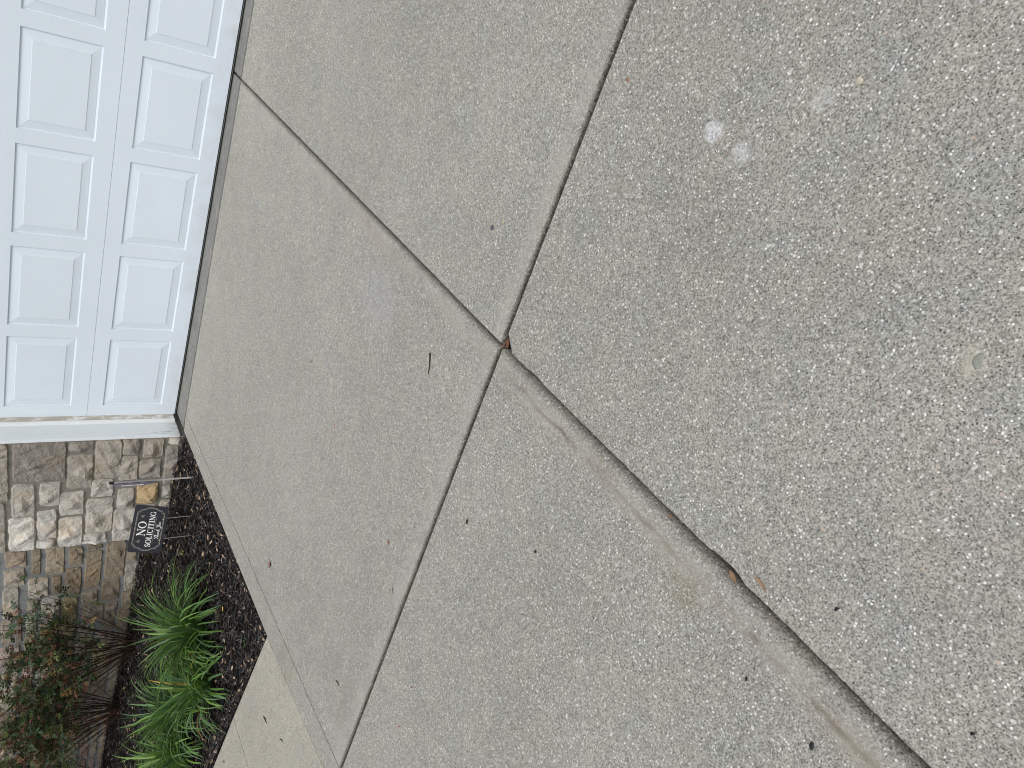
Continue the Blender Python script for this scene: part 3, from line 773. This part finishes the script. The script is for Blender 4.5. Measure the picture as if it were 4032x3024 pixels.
# ------------------------------------------------------------------ small things on the concrete and in the bed
def twig(label,p0,p1,rad,mat='twig',bow=.004,name='twig'):
    p0,p1=Vector(p0),Vector(p1); m=MB(); d=p1-p0; sd=Vector((-d.y,d.x,0)).normalized(); pts=[]
    for i in range(7):
        t=i/6; pts.append(p0+d*t+sd*bow*math.sin(t*math.pi)*(1 if i%2 else .8)+Vector((0,0,rad*.9)))
    m.tube(pts,[rad*(1.1-.5*i/6) for i in range(7)],6); return tag(m.build(name,M[mat]),label,name.replace('_',' '))
def leaf(label,px,py,L,W,az,cc,curl=.25,z=.0,name='dry_leaf'):
    c0=ground(px,py,z); m=MB(); V=[]; n=7
    d=Vector((math.cos(az),math.sin(az),0)); sd=Vector((-d.y,d.x,0))
    for i in range(n):
        t=i/(n-1); w=W*.5*math.sin(math.pi*min(1,.08+.92*t))**.8; q=c0+d*(t-.5)*L
        zz=.0015+curl*L*(2*t-1)**2*.4
        for k in (-1,-.35,.35,1): V.append(q+sd*w*k+Vector((0,0,zz+curl*w*abs(k)**2*.9+.001*math.sin(9*t+3*k))))
    F_=[]
    for i in range(n-1):
        for k in range(3): F_.append((i*4+k,i*4+k+1,i*4+k+5,i*4+k+4))
    m.add(V,F_,0,(*cc,1)); return tag(m.build(name,M['dryleaf'],smooth=True),label,'leaf')
def pebble(label,px,py,r_,cc,flat=.6,z=0.,name='pebble'):
    c0=ground(px,py,z); rp=random.Random(int(px+py)); m=MB(); V=[]; nu,nv=9,6
    for j in range(nv+1):
        th=math.pi*j/nv
        for i in range(nu):
            ph=2*math.pi*i/nu; rr=r_*(1+.22*math.sin(2*ph+px)+.15*math.sin(3*ph+py)); V.append((c0.x+rr*math.sin(th)*math.cos(ph)*1.25,c0.y+rr*math.sin(th)*math.sin(ph)*.85,c0.z+r_*flat*(.75+math.cos(th))))
    F_=[(j*nu+i,(j+1)*nu+i,(j+1)*nu+(i+1)%nu,j*nu+(i+1)%nu) for j in range(nv) for i in range(nu)]
    m.add(V,F_,0,(*cc,1)); return tag(m.build(name,M['pebble'],smooth=True),label,'pebble')
twig('straight black twig lying alone on the far left concrete panel',D(930,762),D(926.5,808),.0028)
twig('small dark splinter on the driveway near the walkway end',D(727,1470),D(733.5,1482),.0022)
twig('dark mulch splinter lying on the walkway slab',(600+975*.452,2300+1155*.452) and ground(600+975*.45208,2300+1155*.45208),ground(600+997*.45208,2300+1210*.45208),.0032)
twig('tiny black splinter on the walkway slab nearest the photo\'s lower edge',ground(600+1120*.45208,2300+1350*.45208),ground(600+1138*.45208,2300+1375*.45208),.0026)
twig('thin brown grass stalk above the cross joint near the driveway edge',D(847,1268),D(849.5,1286),.0012)
DK=(.018,.018,.020)
pebble('dark grey pebble on the concrete right of the long joint',1941,896,.0068,(.10,.10,.115),.7)
pebble('small pale pebble beside the dark pebble right of the long joint',1985,873,.006,(.42,.38,.28))
pebble('small black crumb in the middle of the near left panel',1842,2053,.006,DK)
pebble('tiny black crumb beyond the middle of the near left panel',2110,2172,.0045,DK)
pebble('black crumb close to the long joint in the near left panel',2940,2672,.0042,DK,.4)
pebble('large black mulch lump near the photo\'s lower edge',3198,2936,.0062,DK,.5)
pebble('small black crumb on the near right panel by the long joint',3295,2398,.004,DK,.5)
pebble('black crumb on the near right panel toward the photo\'s lower right corner',3830,2888,.0035,DK,.5)
pebble('black round seed on the walkway slab nearest the mulch corner',883,2998,.006,DK,.5,name='seed')
pebble('flat grey-green stone set in the concrete near the camera',3852,1422,    .0105,(.27,.28,.23),.12,-.001)
pebble('tan stone grain standing out near the right edge of the concrete',3385,320,.0075,(.52,.47,.36),.3,-.001)
leaf('crumpled brown leaf on the driveway strip beside the mulch',1066,2222,.035,.026,.6,(.20,.11,.07),.5)
leaf('tiny brown seed husk near the left edge of the driveway',1531,2135,.022,.010,1.2,(.26,.15,.08),.3)
leaf('orange-brown leaf sliver in the middle of the far left panel',1320,1675,.030,.006,.4,(.42,.20,.10),.2)
leaf('small brown chip on the far left panel toward the garage door',1226,1423,.016,.010,.9,(.30,.20,.11),.4)
leaf('small rusty leaf scrap by the cross joint near the photo\'s top',2472,314,.012,.007,.5,(.33,.13,.06),.3)
leaf('reddish leaf sliver on the near left panel',1622,2705,.016,.005,2.2,(.25,.08,.05),.3)
leaf('reddish curl of leaf on the near left panel beyond the sliver',1575,2860,.022,.005,2.6,(.27,.10,.06),.4)
leaf('curled tan leaf lying on the near right panel beside the joint',3003,2300,.038,.009,-1.78,(.30,.20,.13),.5)
leaf('brown leaf wedged in the chipped long joint',2889,2270,.028,.013,-2.0,(.27,.165,.10),.25,-.006)
leaf('rust brown leaf scrap tucked in the joint crossing',2003,1352,.028,.013,.5,(.20,.085,.05),.4,-.008)
leaf('dry brown stalky leaf scrap lying across the joint crossing',1988,1357,.032,.007,-.3,(.16,.085,.05),.3,-.002)
leaf('small orange leaf scrap in the long joint beyond the chip',2643,2033,.012,.006,-1.2,(.30,.15,.08),.3,-.005)
leaf('yellow fallen daylily leaf among the green blades',880,2395,.035,.016,.3,(.55,.36,.07),.4,.01)
def weed(label,px,py,seed,col=(.10,.17,.04),sc=.8):
    r=random.Random(seed); c0=ground(px,py,.0); z=mz(c0.x,c0.y); m=MB()
    for i in range(11):
        a=r.uniform(0,6.28); L=r.uniform(.02,.045)*sc; d=Vector((math.cos(a)*.8,math.sin(a)*.8,.7)).normalized()
        leaflet(m,Vector((r.gauss(0,.012),r.gauss(0,.012),0)),d,Vector((0,0,1)),L,L*.42,tuple(q*r.uniform(.7,1.3) for q in col))
    return tag(m.build('weed_seedling',M['leaf'],loc=(c0.x,c0.y,z)),label,'weed')
weed('small green weed seedling in the mulch just left of the black sign',605,2186,3)
weed('yellowish weed seedling in the mulch between sign and largest daylily',728,2170,4,(.17,.17,.05))
weed('tiny green seedling at the mulch corner by the walkway',960,2525,5,(.13,.2,.06),.45)

# ------------------------------------------------------------------ light
w=bpy.data.worlds.new('World'); SC.world=w; w.use_nodes=True
t=w.node_tree; bg=t.nodes['Background']
sky=t.nodes.new('ShaderNodeTexSky'); sky.sky_type='NISHITA'; sky.sun_disc=False
EL,AZ=math.radians(52),math.radians(0)
sdir=Vector((.42,-.72,.0)).normalized()*math.cos(EL)+Vector((0,0,math.sin(EL)))
sky.sun_elevation=EL; sky.sun_rotation=math.atan2(sdir.x,sdir.y)
sky.air_density=1.; sky.dust_density=3.; sky.ozone_density=1.
hs=t.nodes.new('ShaderNodeHueSaturation'); hs.inputs['Saturation'].default_value=.55
t.links.new(sky.outputs[0],hs.inputs['Color']); t.links.new(hs.outputs[0],bg.inputs['Color']); bg.inputs['Strength'].default_value=.13
ld=bpy.data.lights.new('sun','SUN'); ld.energy=1.1; ld.angle=math.radians(42); ld.color=(1,.96,.90)
lo=bpy.data.objects.new('sun',ld); COL.objects.link(lo); lo.rotation_euler=(-sdir).to_track_quat('-Z','Y').to_euler(); lo.location=(0,0,6)
SC.view_settings.view_transform='Standard'; SC.view_settings.look='None'; SC.view_settings.exposure=.27; SC.view_settings.gamma=1
SC.cycles.max_bounces=6; SC.cycles.filter_width=1.0
